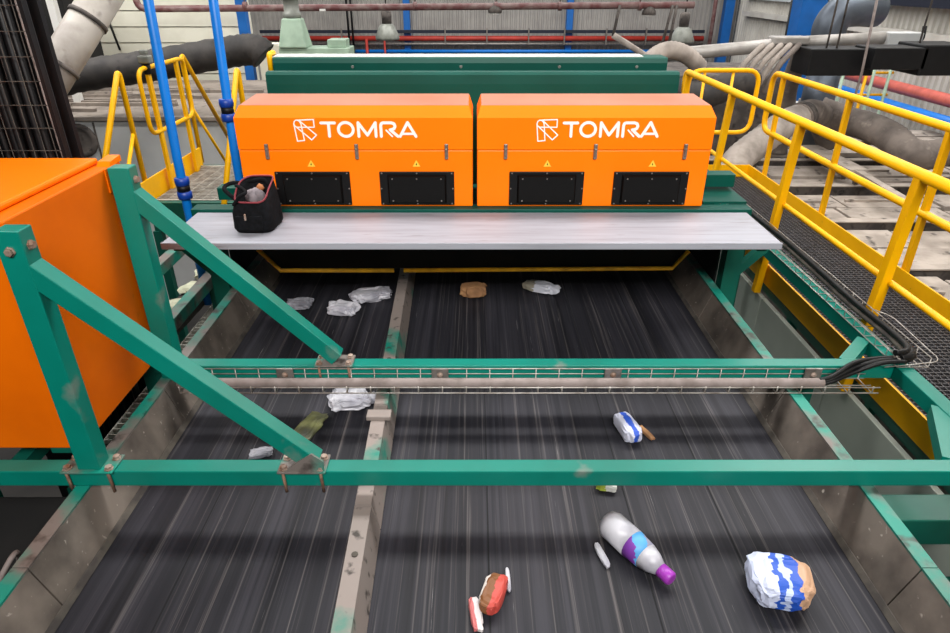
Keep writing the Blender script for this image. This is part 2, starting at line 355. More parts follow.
# ------------------------------------------------------------------ left stairs landing
G = -1.96
r = thing('walkway_landing', 'small grating landing with yellow kick plate at the left stairs', 'walkway', (-2.75, 6.9, FL))
b = MB()
for k in range(26): b.box(-3.2, -1.9, 6.25+k*.05, 6.262+k*.05, G-.03, G)
for k in range(12): b.box(-3.2+k*.115, -3.192+k*.115, 6.25, 7.55, G-.03, G-.006)
b.box(-3.22, -1.9, 6.22, 6.25, G-.04, G+.005); b.box(-3.22, -1.9, 7.52, 7.55, G-.04, G+.005)
b.build('grating', 'grateg', r)
MB().box(-3.24, -3.225, 5.9, 7.62, G-.04, G+.2).build('kick_plate', 'yellow', r)
MB().box(-3.22, -1.7, 6.15, 6.22, G-.3, G-.005).build('beam', 'dgreen', r); MB().box(-3.22, -1.7, 7.55, 7.62, G-.3, G-.005).build('beam', 'dgreen', r)
for x in (-3.2, -1.75):
    for y in (6.17, 7.57): MB().box(x-.04, x+.04, y-.03, y+.05, FL, G-.3).build('leg', 'dgreen', r)
MB().box(-2.32, -2.1, 6.05, 6.14, G-.15, G+.1, .01).build('bracket_box', 'dgreen', r); MB().box(-2.2, -1.72, 5.6, 5.72, G-.25, G+.02, .01).build('bracket_box', 'dgreen', r)
HZ = -.79; R = .022
def stair_rail(name, lab, x, y0, y1, sgn):
    r = thing(name, lab, 'handrail', (x, y0, G)); L = 1.15
    MB().tube([(x, y0, G+.002), (x, y0, HZ), (x, y0-sgn*-.03, HZ+.02), (x, y0+sgn*L, HZ-L*1.12)], R+.004, 10, fillet=.05).build('handrail_tube', 'yellow', r)
    MB().tube([(x, y0, HZ-.52), (x, y0+sgn*L, HZ-.52-L*1.12)], R-.003, 8).build('knee_rail', 'yellow', r)
    e = V(x, y0+sgn*L, HZ-L*1.12); MB().tube([e, (e.x, e.y, FL)], R, 8).build('post', 'yellow', r)
    return r
stair_rail('stair_handrail', 'yellow stair handrail descending towards the orange cabinet, upper left', -3.268, 6.28, 0, -1)
stair_rail('stair_handrail', 'yellow stair handrail descending away behind the left blue pipe', -3.268, 7.7, 0, 1)
stair_rail('stair_handrail', 'yellow stair handrail half hidden beside the left orange unit', -2.25, 6.5, 0, -1)
r = thing('guard_rail', 'yellow round cornered guard rail loop between the two left stair handrails', 'guard rail', (-3.22, 7, G))
MB().tube([(-3.18, 6.45, HZ+.02), (-3.18, 7.52, HZ+.02), (-3.18, 7.52, -1.37), (-3.18, 6.45, -1.37)], R, 10, closed=True, fillet=.12).build('rail_loop', 'yellow', r)
for y in (6.65, 7.32): MB().bar((-3.18, y, HZ+.01), (-3.18, y, G+.001), .03, .06, up=(0, 1, 0)).build('post', 'yellow', r)
q = P(145, 61, X=-3.18)
r = thing('clamp_lamp', 'small grey lamp clamped on the yellow guard rail loop', 'lamp', q)
MB().box(q.x-.05, q.x+.06, q.y-.05, q.y+.05, q.z-.02, q.z+.05, .012).build('lamp_head', 'lamp', r); MB().lathe([(.035, -.12), (.04, -.02)], q, seg=10).build('clamp', 'black', r)
MB().box(q.x-.03, q.x+.04, q.y-.03, q.y+.03, q.z+.06, q.z+.1, .01).build('top_knob', 'lamp', r)
# blue pipes
def blue_pole(lab, px, py, Y, zc, zb):
    q = P(px, py, Y=Y); r = thing('air_pipe', lab, 'pipe', (q.x, Y, zb))
    MB().tube([(q.x+.1, Y, 2.2), (q.x, Y, -1.0), (q.x, Y, zb)], .028, 12).build('pipe_run', 'blue', r)
    for z in (zc-.07, zc+.018): MB().lathe([(.032, 0), (.043, .003), (.045, .026), (.043, .049), (.032, .052)], (q.x, Y, z), seg=14).build('coupling', 'navy', r)
    MB().lathe([(.039, -.02), (.039, .02)], (q.x, Y, zc), seg=14).build('coupling_ring', 'black', r)
blue_pole('left blue vertical air pipe in front of the yellow guard rail', 171, 130, 4.0, P(183, 188, Y=4.0).z, -2.0)
blue_pole('right blue vertical air pipe beside the left orange unit', 224, 90, 4.25, P(229, 110, Y=4.25).z, -2.0)

# ------------------------------------------------------------------ belt conveyor
BZ = -1.9; Y0, Y1 = .5, 5.4
cv = thing('belt_conveyor', 'wide dark sorting belt running in a green edged trough under the cross frames', 'conveyor', (0, 3, FL))
belt = MB().box(-1.42, 1.42, Y0, Y1, BZ-.02, BZ).build('belt', 'belt', cv)
b = MB()
for x in (.05, -1.06, .62, .98): b.box(x-.003, x+.003, Y0, Y1, BZ, BZ+.0008)
b.build('belt_seam', 'seam', belt)
for s in (-1, 1):
    ys = [Y0, 1.48, 2.52, 3.56, Y1]
    for a, c in zip(ys, ys[1:]):
        MB().prism([(s*1.392, BZ+.006), (s*1.459, -1.706), (s*1.475, -1.706), (s*1.47, -2.1), (s*1.43, -2.1), (s*1.43, BZ+.003)], 'y', a+.003, c-.003).build('side_plate', 'steel', cv)
        MB().box(min(s*1.457, s*1.51), max(s*1.457, s*1.51), a+.002, c-.002, -1.77, -1.702).build('top_rail', 'tealworn', cv)
    MB().prism([(s*1.375, BZ+.003), (s*1.390, BZ+.022), (s*1.394, BZ+.022), (s*1.388, BZ+.003)], 'y', Y0, Y1).build('rubber_skirt', 'rubber', cv)
    MB().box(min(s*1.43, s*1.5), max(s*1.43, s*1.5), Y0, Y1, -2.25, -2.1).build('frame_rail', 'dgreen', cv)
    for y in (.8, 2.75, 5.0): MB().box(s*1.45-.045, s*1.45+.045, y-.045, y+.045, FL, -2.25).build('leg', 'dgreen', cv)
for y in (Y0+.06, 2.9, Y1-.06): MB().lathe([(.1, -1.4), (.1, 1.4)], (0, y, BZ-.125), (1, 0, 0), 16).build('roller', 'dustdk', cv)
# divider
def dx(y): return -.41-.026*(y-1.3)
b = MB(); ys = (Y0, 1.83, 2.38, 4.6)
for i, (a, c) in enumerate(zip(ys, ys[1:])):
    e = .006 if i == 1 else 0
    A = [(dx(a)-.062, BZ+.004), (dx(a)+.058, BZ+.004), (dx(a)+.03, BZ+.125+e), (dx(a)-.032, BZ+.125+e)]
    B = [(p[0]+dx(c)-dx(a), p[1]) for p in A]
    va = [b.bm.verts.new((p[0], a+.004, p[1])) for p in A]; vb = [b.bm.verts.new((p[0], c-.004, p[1])) for p in B]
    for k in range(4): b.bm.faces.new((va[k], va[(k+1) % 4], vb[(k+1) % 4], vb[k]))
    b.bm.faces.new(va[::-1]); b.bm.faces.new(vb)
dv = b.build('lane_divider', 'divider', cv)
b = MB()
for y in (1.25, 1.6, 2.2, 2.9): b.lathe([(.012, 0), (.012, .004)], (dx(y), y, BZ+.125), seg=8)
b.build('hole_cover', 'rubber', dv)
b = MB(); b.box(dx(2.5)-.05, dx(2.5)+.06, 2.36, 2.42, BZ+.128, BZ+.15, .004); b.build('joint_bracket', 'divider', dv)

# ------------------------------------------------------------------ cross frames
def bolt(r, x, y, z, ax=(0, 0, 1)):
    MB().lathe([(.017, 0), (.017, .004), (.013, .005), (.013, .014), (.009, .015)], (x, y, z), ax, 6, False).build('bolt', 'bolt', r)
BT = -1.63; BS = .07
def clamp(r, x0, x1, y, front=True, worn='tealworn'):
    MB().box(x0, x1, y-.015, y+BS+.02, BT, BT+.008, .002).build('clamp_plate', worn, r)
    for x in (x0+.02, x1-.02):
        bolt(r, x, y+.006, BT+.008); bolt(r, x, y+BS-.004, BT+.008)
        MB().tube([(x, y-.008, BT), (x+.004, y-.008, BT-BS-.02)], .006, 8).build('clamp_rod', 'rust', r)
# front frame
FY = 1.86
fr = thing('cross_frame', 'nearest green cross beam with an upright post and diagonal brace at left', 'frame', (0, FY, -1.7))
MB().box(-2.75, 1.993, FY, FY+BS, BT-BS, BT, .004).build('cross_beam', 'teal', fr)
MB().box(-1.478, -1.395, FY, FY+BS, BT+.008, -.685, .004).build('post', 'teal', fr)
MB().bar((-1.425, FY+BS/2, -.815), (-.598, FY+BS/2, -1.625+.02), .066, .066, up=(0, 1, 0), bev=.003).build('brace', 'teal', fr)
clamp(fr, -1.54, -1.345, FY); clamp(fr, -.735, -.555, FY)
MB().prism([(-.70, -1.622), (-.56, -1.622), (-.56, -1.58), (-.60, -1.545), (-.66, -1.585)], 'y', FY-.004, FY+.004).build('gusset', 'tealworn', fr)
bolt(fr, -1.437, FY+.0, -.75, (0, -1, 0)); bolt(fr, -1.395, FY+BS/2, -.74, (1, 0, 0))
# second frame
SY = 2.60
sf = thing('cross_frame', 'second green cross beam with post and brace, carrying the wire cable basket', 'frame', (0, SY, -1.7))
MB().box(-1.50, 1.993, SY, SY+BS, BT-BS, BT, .004).build('cross_beam', 'teal', sf)
MB().box(-1.498, -1.41, SY, SY+BS, BT, -.685, .004).build('post', 'teal', sf)
MB().bar((-1.44, SY+BS/2, -.80), (-.655, SY+BS/2, -1.60), .068, .068, up=(0, 1, 0), bev=.003).build('brace', 'teal', sf)
clamp(sf, -.76, -.58, SY)
MB().bar((1.79, SY+.06, BT-.035), (1.99, SY+.27, BT-.035), .06, .066).build('corner_brace', 'teal', sf)
MB().box(1.56, 1.64, SY, SY+BS, FL, BT-BS, .004).build('leg', 'dgreen', sf)
bolt(sf, -1.41, SY+BS/2, -.74, (1, 0, 0))
# side beam on the right
sb = thing('side_beam', 'long green beam beside the walkway carrying black cables, right', 'beam', (1.965, 3, FL))
MB().box(1.995, 2.07, .7, 5.6, BT-.075, BT, .004).build('beam', 'teal', sb)
for y in (1.0, 4.6): MB().box(1.995, 2.07, y, y+.075, FL, BT-.075, .004).build('leg', 'dgreen', sb)
MB().bar((2.0, 2.28, BT-.037), (1.83, 1.94, BT-.037), .06, .064).build('corner_brace', 'teal', sb)
# lower brackets right
for y0, z0, x0, lab in ((2.0, -2.02, 1.62, 'dark green box beam end below the front beam at right, upper one'), (1.78, -2.28, 1.78, 'lower dark green box beam end below the front beam at right')):
    tag(MB().box(x0, 2.1, y0, y0+.16, z0-.14, z0, .006).build('box_beam', 'dgreen'), lab, 'beam')

# wire basket on second frame
ct = thing('cable_basket', 'galvanised wire cable basket with grey conduit along the second cross beam', 'cable basket', (0, SY-.06, -1.75))
b = MB(); xa, xb = -1.36, 1.86; yf, yb = SY-.13, SY-.006; zb, zt = BT-.066, BT-.012
for (y, z) in ((yb, zt), (yb, zt-.028), (yb, zb), (yb-.06, zb), (yf, zb), (yf, zb+.03)): b.tube([(xa, y, z), (xb, y, z)], .0032, 5)
x = xa
while x <= xb: b.tube([(x, yb, zt), (x, yb, zb), (x, yf, zb), (x, yf, zb+.035)], .0032, 5); x += .11
b.build('wire_mesh', 'wire', ct)
MB().tube(spline([(xa-.02, SY-.085, zb+.027), (0, SY-.085, zb+.027), (1.62, SY-.085, zb+.027)], 8), .023, 10).build('conduit', 'conduit', ct)
for k in range(3):
    MB().tube(spline([(1.6, SY-.085, zb+.016+.012*k), (1.67, SY-.08+.006*k, zb+.035+.01*k), (1.78, SY-.04+.01*k, BT-.01+.02*k), (1.9, SY-.03+.02*k, BT+.035), (2.02, SY-.02+.02*k, BT+.035)], 6), .011, 8).build('cable', 'cable', ct)
for px in (285, 440, 613, 813):
    q = P(px, 371, Y=SY-.01); f = MB().box(q.x-.04, q.x+.04, SY-.02, SY-.009, BT-.075, BT-.004, .003).build('fixing_clip', 'zinc', ct)
    MB().lathe([(.015, 0), (.015, .004), (.006, .01)], (q.x, SY-.02, BT-.038), (0, -1, 0), 10).build('clip_screw', 'bolt', f)
# tray along side beam
tr = thing('cable_tray', 'wire cable tray with thick black cables lying along the right side beam', 'cable tray', (2.04, 4, BT))
b = MB(); ta, tb_ = SY-.02, 5.5; zb = BT+.006
for (x, z) in ((1.99, zb+.04), (1.99, zb), (2.05, zb), (2.1, zb), (2.135, zb), (2.135, zb+.05)): b.tube([(x, ta, z), (x, tb_, z)], .003, 5)
b.tube([(1.93, ta, zb), (2.19, ta, zb+.03), (2.19, ta+.42, zb+.05), (2.135, ta+.5, zb+.05)], .003, 5, fillet=.05)
y = ta
while y <= tb_: b.tube([(1.99, y, zb+.045), (1.99, y, zb), (2.135, y, zb), (2.135, y, zb+.05)], .003, 5); y += .1
b.build('wire_mesh', 'wire', tr)
for k, (rr, xo, m) in enumerate(((.026, 2.105, 'cable'), (.013, 2.075, 'rubber'), (.014, 2.08, 'cable'))):
    z = zb+.03+(.03 if k == 2 else 0)
    MB().tube(spline([(xo-.1, SY+.01, z), (xo-.02, SY+.05, z), (xo, SY+.22, z), (xo-.01, 3.2, z), (xo+.01, 4.0, z), (xo-.005, 4.8, z), (xo+.01, 5.5, z)], 8), rr, 8).build('cable', m, tr)

# ------------------------------------------------------------------ right walkway
wk = thing('walkway', 'grey grating walkway with yellow kick plates beside the belt, right', 'walkway', (2.6, 4, FL)); W0, W1 = .5, 7.1
b = MB(); y = W0
while y < W1: b.box(2.2, 3.024, y, y+.006, G-.028, G); y += .036
x = 2.2
while x < 3.02: b.box(x, x+.005, W0, W1, G-.028, G-.002); x += .038
b.build('grating', 'grate', wk)
MB().box(2.185, 2.197, W0+1.35, W1, G-.085, G+.065).build('kick_plate', 'yellow', wk)
MB().box(3.025, 3.037, W0, W1, G-.04, G+.13).build('kick_plate', 'yellow', wk); MB().box(2.2, 3.025, W1-.012, W1, G-.04, G+.13).build('kick_plate', 'yellow', wk)
MB().box(2.2, 2.26, W0, W1, G-.16, G-.03).build('stringer', 'dgreen', wk); MB().box(2.96, 3.02, W0, W1, G-.16, G-.03).build('stringer', 'dgreen', wk)
for y in (1, 4, 6.9):
    for x in (2.23, 2.99): MB().box(x-.03, x+.03, y-.03, y+.03, FL, G-.16).build('leg', 'dgreen', wk)
TR = -.86; KR = -1.43
def post(r, x, y, zb): MB().bar((x, y, TR+.0), (x, y, zb), .07, .014, up=(0, 1, 0)).build('post', 'yellow', r)
r = thing('handrail', 'near yellow walkway handrail on flat posts, running past the orange unit', 'handrail', (2.18, 4, G))
MB().tube([(2.2, .5, TR), (2.2, 7.12, TR), (2.2, 7.12, TR-.2)], .03, 12, fillet=.08).build('handrail_tube', 'yellow', r)
MB().tube([(2.2, .5, KR), (2.2, 7.12, KR)], .018, 10).build('knee_rail', 'yellow', r)
for y in (1.83, 3.13, 4.45, 5.76, 7.05): MB().bar((2.2, y, TR-.01), (2.143, y, G-.16), .05, .055, up=(0, 1, 0), bev=.003).build('post', 'yellow', r)
r = thing('handrail', 'far yellow walkway handrail with a rounded loop end, outer side', 'handrail', (3.06, 4, G))
MB().tube([(3.07, .5, TR), (3.07, 7.02, TR), (3.07, 7.02, KR), (3.07, .5, KR)], .028, 12, fillet=.13).build('rail_loop', 'yellow', r)
for y in (1.7, 2.97, 4.24, 5.5, 6.78): MB().bar((3.07, y, TR-.01), (3.08, y, G-.1), .04, .045, up=(0, 1, 0), bev=.003).build('post', 'yellow', r)
r = thing('guard_rail', 'yellow round cornered guard rail closing the far end of the walkway', 'guard rail', (2.65, 7.2, G))
MB().tube([(2.26, 7.2, TR), (3.0, 7.2, TR), (3.0, 7.2, -1.5), (2.26, 7.2, -1.5)], .024, 12, closed=True, fillet=.14).build('rail_loop', 'yellow', r)
for x in (2.42, 2.72): MB().tube([(x, 7.2, TR), (x, 7.2, FL)], .016, 8).build('post', 'yellow', r)
# pale panels below walkway
for i, (a, c, lab) in enumerate(((.6, 2.25, 'grey cladding panel below the walkway nearest the camera'), (2.26, 3.3, 'grey cladding panel below the walkway between the two cross beams'), (3.31, 4.35, 'pale green grey cladding panel below the walkway behind the second beam'), (4.36, 6, 'farthest pale cladding panel below the walkway beside the sorter'))):
    tag(MB().box(2.15, 2.185, a, c, FL, G-.165, .004).build('cladding_panel', 'panel'), lab, 'panel')

# ------------------------------------------------------------------ sorter: frame, hoods, plank
sm = thing('sorter_machine', 'dark green sorter frame and hood carrying the two orange units', 'machine', (0, 4.4, FL))
MB().box(-1.66, 1.62, 3.62, 3.72, -1.275, -1.195, .004).build('base_beam', 'hood', sm)
MB().box(-1.66, 1.62, 4.05, 4.15, -1.275, -1.195, .004).build('base_beam', 'hood', sm)
for s in (-1, 1):
    for y in (3.64, 5.2):
        MB().box(s*1.575-.05, s*1.575+.05, y-.01, y+.08, FL, -1.275).build('post', 'dgreen', sm)
    MB().box(s*1.575-.04, s*1.575+.04, 4.4, 5.2, -1.4, -1.28).build('side_beam', 'dgreen', sm)
    MB().bar((s*1.575, 3.66, -1.64), (s*1.76, 3.66, -1.44), .05, .05, up=(0, 1, 0)).build('brace', 'dgreen', sm)
    MB().box(min(s*1.53, s*1.515), max(s*1.53, s*1.515), 3.74, 6.3, -2.3, -1.28).build('side_wall', 'darkbay', sm)
MB().box(-1.5, 1.5, 6.2, 6.25, -2.4, -1.2).build('rear_wall', 'darkbay', sm)
MB().box(-1.5, 1.5, 3.75, 5.5, -1.3, -1.28).build('roof_plate', 'darkbay', sm)
MB().prism([(4.32, -1.28), (4.33, -.60), (4.335, -.545), (4.35, -.53), (4.40, -.527), (4.44, -.56), (4.44, -.82), (4.87, -.82), (4.87, -1.28)], 'x', -1.33, 1.30).build('front_hood', 'hood', sm)
MB().prism([(4.885, -1.28), (4.885, -.535), (4.895, -.505), (4.91, -.5), (5.1, -.5), (5.1, -1.28)], 'x', -1.435, 1.365).build('rear_hood', 'hood', sm)
MB().box(-1.435, 1.2, 4.93, 5.09, -.4995, -.494).build('white_edge', 'sealwhite', sm)  # thin white plate painting the lit top edge of the hood
MB().tube([(-1.46, 4.91, -.6), (-1.46, 4.91, -.48), (-1.46, 5.02, -.48)], .02, 8, fillet=.03).build('end_cap', 'yellow', sm)
b = MB()
for x in (-.87, -.1, .6, 1.15): b.lathe([(.012, 0), (.009, .006)], (x, 4.885, -.56), (0, -1, 0), 8)
b.build('rivet', 'zinc', sm)
# side extensions seen at the right of the unit
MB().box(1.34, 1.62, 3.95, 4.05, -1.16, -1.08, .004).build('side_bracket', 'hood', sm); MB().box(1.45, 1.60, 4.4, 4.5, -1.2, -.92, .004).build('side_bracket', 'hood', sm)
MB().box(1.36, 1.62, 3.72, 4.5, -1.194, -1.18).build('side_deck', 'hood', sm)
b = MB(); ys = 3.66
b.tube([(-1.32, ys, -1.46), (-1.20, ys, -1.60), (-.5, ys, -1.6)], .014, 8); b.tube([(-.44, ys, -1.6), (1.215, ys, -1.585), (1.30, ys, -1.47)], .014, 8)
b.build('inlet_edge_trim', 'yellowdim', sm)
b = MB(); b.prism([(-1.5, -1.28), (1.5, -1.28), (1.5, -1.45), (1.32, -1.46), (1.22, -1.585), (-1.2, -1.595), (-1.33, -1.45), (-1.5, -1.44)], 'y', 3.68, 3.7)
b.build('inlet_flap', 'darkbay', sm)
r = thing('plank', 'long pale grey board lying in front of the orange units', 'board', (0, 3.35, -1.235))
pl = MB().box(-1.62, 1.585, 3.125, 3.615, -1.232, -1.212, .003).build('board', 'plank', r)
MB().box(-1.62, 1.585, 3.112, 3.125, -1.244, -1.208, .003).build('front_lip', 'plank', r)
for x in (-1.55, 1.5): MB().bar((x, 3.62, -1.25), (x, 3.15, -1.25), .05, .034).build('bracket', 'dgreen', r)
# ------------------------------------------------------------------ orange units
FYB = 3.67; ZB, ZT = -1.193, -.616
K = .000881
LAY = [0]
def strokes(b, pts, wd, y, closed=False):
    pts = [V(p[0], 0, p[1]) for p in pts]; n = len(pts)
    def yy(): LAY[0] = (LAY[0]+1) % 40; return y-LAY[0]*.00006
    for i in range(n if closed else n-1):
        p, q = pts[i], pts[(i+1) % n]; k = yy(); b.bar((p.x, k, p.z), (q.x, k, q.z), wd, .003, up=(0, 1, 0))
        b.lathe([(wd/2, -.0015), (wd/2, .0015)], (p.x, yy(), p.z), (0, 1, 0), 10, False)
    if not closed: b.lathe([(wd/2, -.0015), (wd/2, .0015)], (pts[-1].x, yy(), pts[-1].z), (0, 1, 0), 10, False)
def unit(x0, lab):
    wd = 1.325; x1 = x0+wd
    r = thing('sorter_unit', lab, 'sorting unit', (x0, FYB, ZB), 'orange sorting units')
    seam = -.862
    MB().box(x0, x1, FYB, 4.08, ZB, seam-.002, .006).build('body', 'orange', r)
    lid = MB(); z1 = -.686; ix = .022
    lid._hull([(x0, FYB, seam+.002), (x1, FYB, seam+.002), (x1, 4.08, seam+.002), (x0, 4.08, seam+.002), (x0, FYB, z1), (x1, FYB, z1), (x1, 4.08, z1), (x0, 4.08, z1)], 0)
    lid._hull([(x0, FYB, z1), (x1, FYB, z1), (x1, 4.08, z1), (x0, 4.08, z1), (x0+ix, FYB+.059, -.629), (x1-ix, FYB+.059, -.629), (x1-ix, 4.06, ZT-.002), (x0+ix, 4.06, ZT-.002)], 0)
    lid = lid.build('lid', 'orange', r)
    b = MB(); b._hull([(x0+ix, FYB+.059, -.63), (x1-ix, FYB+.059, -.63), (x1-ix, 4.06, ZT-.003), (x0+ix, 4.06, ZT-.003), (x0+ix+.002, FYB+.061, -.627), (x1-ix-.002, FYB+.061, -.627), (x1-ix-.002, 4.058, ZT), (x0+ix+.002, 4.058, ZT)], 0); b.build('top_panel', 'topsheen', lid, label='pale top panel coloured with sheen and dust')
    for t in (.122, .505, .888):
        x = x0+wd*t; l = MB().box(x-.010, x+.010, FYB-.016, FYB, seam-.05, seam+.035, .004).build('latch', 'zinc', r)
        MB().box(x-.006, x+.006, FYB-.026, FYB-.016, seam-.03, seam+.012, .003).build('latch_hook', 'zinc', l)
    for cx in (.303, .757):
        c = x0+wd*cx; hw = .215; zt = -.985; zb = -1.18
        p = MB().box(c-hw, c+hw, FYB-.012, FYB, zb, zt, .003).build('vent_panel', 'vent', r)
        b = MB(); b._hull([(c-.16, FYB-.03, zb+.02), (c+.16, FYB-.03, zb+.02), (c+.17, FYB-.012, zb+.012), (c-.17, FYB-.012, zb+.012), (c-.16, FYB-.03, zt-.025), (c+.16, FYB-.03, zt-.025), (c+.17, FYB-.012, zt-.016), (c-.17, FYB-.012, zt-.016)], 0)
        b.build('vent_cover', 'ventin', p)
        b = MB()
        for sx in (-1, 0, 1):
            for z in (zb+.008, zt-.008): b.lathe([(.005, 0), (.004, .004)], (c+sx*(hw-.014), FYB-.012, z), (0, -1, 0), 8)
        for sx in (-1, 1): b.lathe([(.005, 0), (.004, .004)], (c+sx*(hw-.008), FYB-.012, (zb+zt)/2), (0, -1, 0), 8)
        for sx in (-.14, 0, .14):
            for z in (zb+.03, zt-.036): b.lathe([(.005, 0), (.004, .004)], (c+sx, FYB-.03, z), (0, -1, 0), 8)
        b.build('screws', 'zinc', p)
        b = MB(); b.prism([(c-.022, -.957), (c+.022, -.957), (c, -.92)], 'y', FYB-.002, FYB); s = b.build('warning_label', 'sticker', r)
        b = MB(); b.prism([(c-.004, -.948), (c+.004, -.948), (c, -.933)], 'y', FYB-.0025, FYB-.002); b.build('warning_mark', 'stickerk', s)
    # writing
    X0 = x0+.257; Zc = -.748; y = FYB-.002; T = lambda u, v: (X0+u*K, Zc-(v-155)*K)
    b = MB(); wd_ = 18*K
    strokes(b, [T(256, 115), T(342, 115)], wd_, y); strokes(b, [T(303, 115), T(303, 198)], wd_, y)
    strokes(b, [T(410+47*math.cos(a*math.pi/16), 155+43*math.sin(a*math.pi/16)) for a in range(32)], wd_, y, True)
    strokes(b, [T(490, 198), T(490, 113), T(545, 190), T(599, 113), T(599, 198)], wd_, y)
    strokes(b, [T(632, 198), T(632, 130), T(636, 119), T(646, 114), T(700, 114), T(716, 120), T(722, 135), T(716, 150), T(700, 156), T(690, 157), T(738, 198)], wd_, y)
    strokes(b, [T(665, 160), T(702, 198)], wd_*.0+10*K, y)
    strokes(b, [T(752, 198), T(802, 112), T(852, 198)], wd_, y); strokes(b, [T(768, 182), T(832, 182)], 14*K, y)
    b.build('lettering', 'white', lid)
    b = MB(); tw = 7*K
    strokes(b, [T(100, 98), T(212, 94), T(212, 141), T(103, 141), T(90, 134), T(85, 120), T(90, 105)], tw, y, True)
    strokes(b, [T(85, 120), T(95, 228), T(140, 224), T(130, 120), T(122, 104), T(108, 98)], tw, y)
    strokes(b, [T(122, 101), T(220, 190), T(187, 220), T(90, 132)], tw, y)
    b.build('emblem', 'white', lid)
    return r
unit(-1.338, 'left orange sorting unit standing behind the black bag')
unit(.012, 'right orange sorting unit standing nearer the yellow walkway rails')

# ------------------------------------------------------------------ bag
q = P(254, 232, Z=-1.208)
bx, by = q.x, 3.36
r = thing('tool_bag', 'open black tool bag standing on the left end of the pale board', 'bag', (bx, by, -1.21))
b = MB(); secs = [(-.0, .1, .1), (.02, .11, .112), (.1, .108, .108), (.17, .095, .095), (.2, .085, .085)]; rings = []
for h, a, d in secs:
    rg = []
    for k in range(28):
        t = 2*math.pi*k/28; c, s_ = math.cos(t), math.sin(t); e = .5
        x = a*math.copysign(abs(c)**e, c)+.05*(s_ if s_ > 0 else 0)*.6; y_ = d*math.copysign(abs(s_)**e, s_)
        n_ = noise.noise(V(x*9, y_*9, h*9))*.008
        rg.append(b.bm.verts.new((bx+x*(1+n_*4), by+y_+n_, -1.208+h+((.05*y_/d+.01) if h > .19 else (.03*y_/d if h > .16 else 0)))))
    rings.append(rg)
for A, B in zip(rings, rings[1:]):
    for k in range(28): f = b.bm.faces.new((A[k], A[(k+1) % 28], B[(k+1) % 28], B[k])); f.smooth = True
b.bm.faces.new(rings[0][::-1])
inner = [b.bm.verts.new(v.co+V((bx-v.co.x)*.12, (by-v.co.y)*.12, -.015)) for v in rings[-1]]
low = [b.bm.verts.new(v.co+V((bx-v.co.x)*.2, (by-v.co.y)*.2, -.075)) for v in rings[-1]]
for A, B in ((rings[-1], inner), (inner, low)):
    for k in range(28): b.bm.faces.new((A[k], A[(k+1) % 28], B[(k+1) % 28], B[k])).smooth = True
b.bm.faces.new(low)
rim = [v.co.copy() for v in rings[-1]]
body = b.build('bag_body', 'fabric', r)
MB().tube([c+V(0, 0, .002) for c in rim], .005, 6, closed=True).build('rim_trim', 'redtrim', r)
b = MB()
for k in range(7):
    a = random.random()*6.28; rr = .045*random.random()
    b.lathe([(.005, -.02), (.03, -.01), (.034, .02), (.02, .045), (.004, .05)], (bx+rr*math.cos(a)+.01, by+.01+rr*math.sin(a), -1.045+.2*rr*math.sin(a)), (random.uniform(-.6, .6), random.uniform(-.6, .6), 1), 10)
b.build('lining', 'lining', r)
MB().lathe([(.004, 0), (.02, .005), (.02, .03), (.004, .035)], (bx+.02, by+.03, -1.01), (.5, .2, .5), 8).build('cloth', 'brown', r)
MB().tube(spline([(bx-.075, by-.04, -1.05), (bx-.15, by+.0, -1.0), (bx-.14, by+.06, -.985), (bx-.06, by+.07, -.98), (bx-.02, by+.07, -.972), (bx+.04, by+.07, -.965), (bx+.075, by+.07, -1.0)], 6), .011, 8).build('carry_handle', 'fabric', r)
MB().tube(spline([(bx-.085, by-.08, -1.06), (bx-.04, by-.1, -1.01), (bx-.01, by-.08, -.99), (bx-.06, by-.02, -.98), (bx-.1, by+.04, -.99)], 6), .009, 8).build('carry_handle', 'fabric', r)
b = MB(); b.box(bx-.075, bx+.065, by-.118, by-.1, -1.19, -1.11, .006); b.build('front_pocket', 'fabric', r)
MB().box(bx-.025, bx-.015, by-.127, by-.115, -1.13, -1.095, .003).build('zip_pull', 'bolt', r)

# ------------------------------------------------------------------ left orange cabinet
r = thing('control_cabinet', 'large orange control cabinet standing behind the green post at left', 'cabinet', (-2.1, 2.3, -1.6))
MB().box(-2.72, -1.512, 1.965, 2.74, -1.606, -.69, .006).build('body', 'orangeshade', r)
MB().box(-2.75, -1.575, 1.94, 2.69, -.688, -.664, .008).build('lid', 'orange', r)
MB().prism([(2.64, -.69), (2.745, -.69), (2.745, -.665), (2.66, -.672)], 'x', -1.56, -1.508).build('corner_bracket', 'orange', r)
MB().box(-1.512, -1.506, 2.6, 2.7, -.79, -.69, .002).build('corner_bracket', 'orangeshade', r); MB().box(-1.512, -1.504, 2.655, 2.735, -1.2, -1.1, .003).build('hinge', 'orange', r)
for x in (-2.65, -1.6):
    for y in (1.98, 2.66): MB().box(x-.04, x+.04, y-.01, y+.05, -1.632, -1.606).build('foot', 'dgreen', r)
r = thing('cabinet_stand', 'dark green stand below the left orange cabinet', 'frame', (-2.1, 2.5, FL))
MB().box(-2.72, -1.53, 2.64, 2.72, -1.70, -1.632).build('rear_beam', 'dgreen', r)
for x in (-2.66, -1.58): MB().box(x-.03, x+.03, 2.64, 2.72, FL, -1.70).build('leg', 'dgreen', r)
MB().box(-1.85, -1.79, 1.93, 2.64, -1.76, -1.70).build('cross_member', 'dgreen', r)
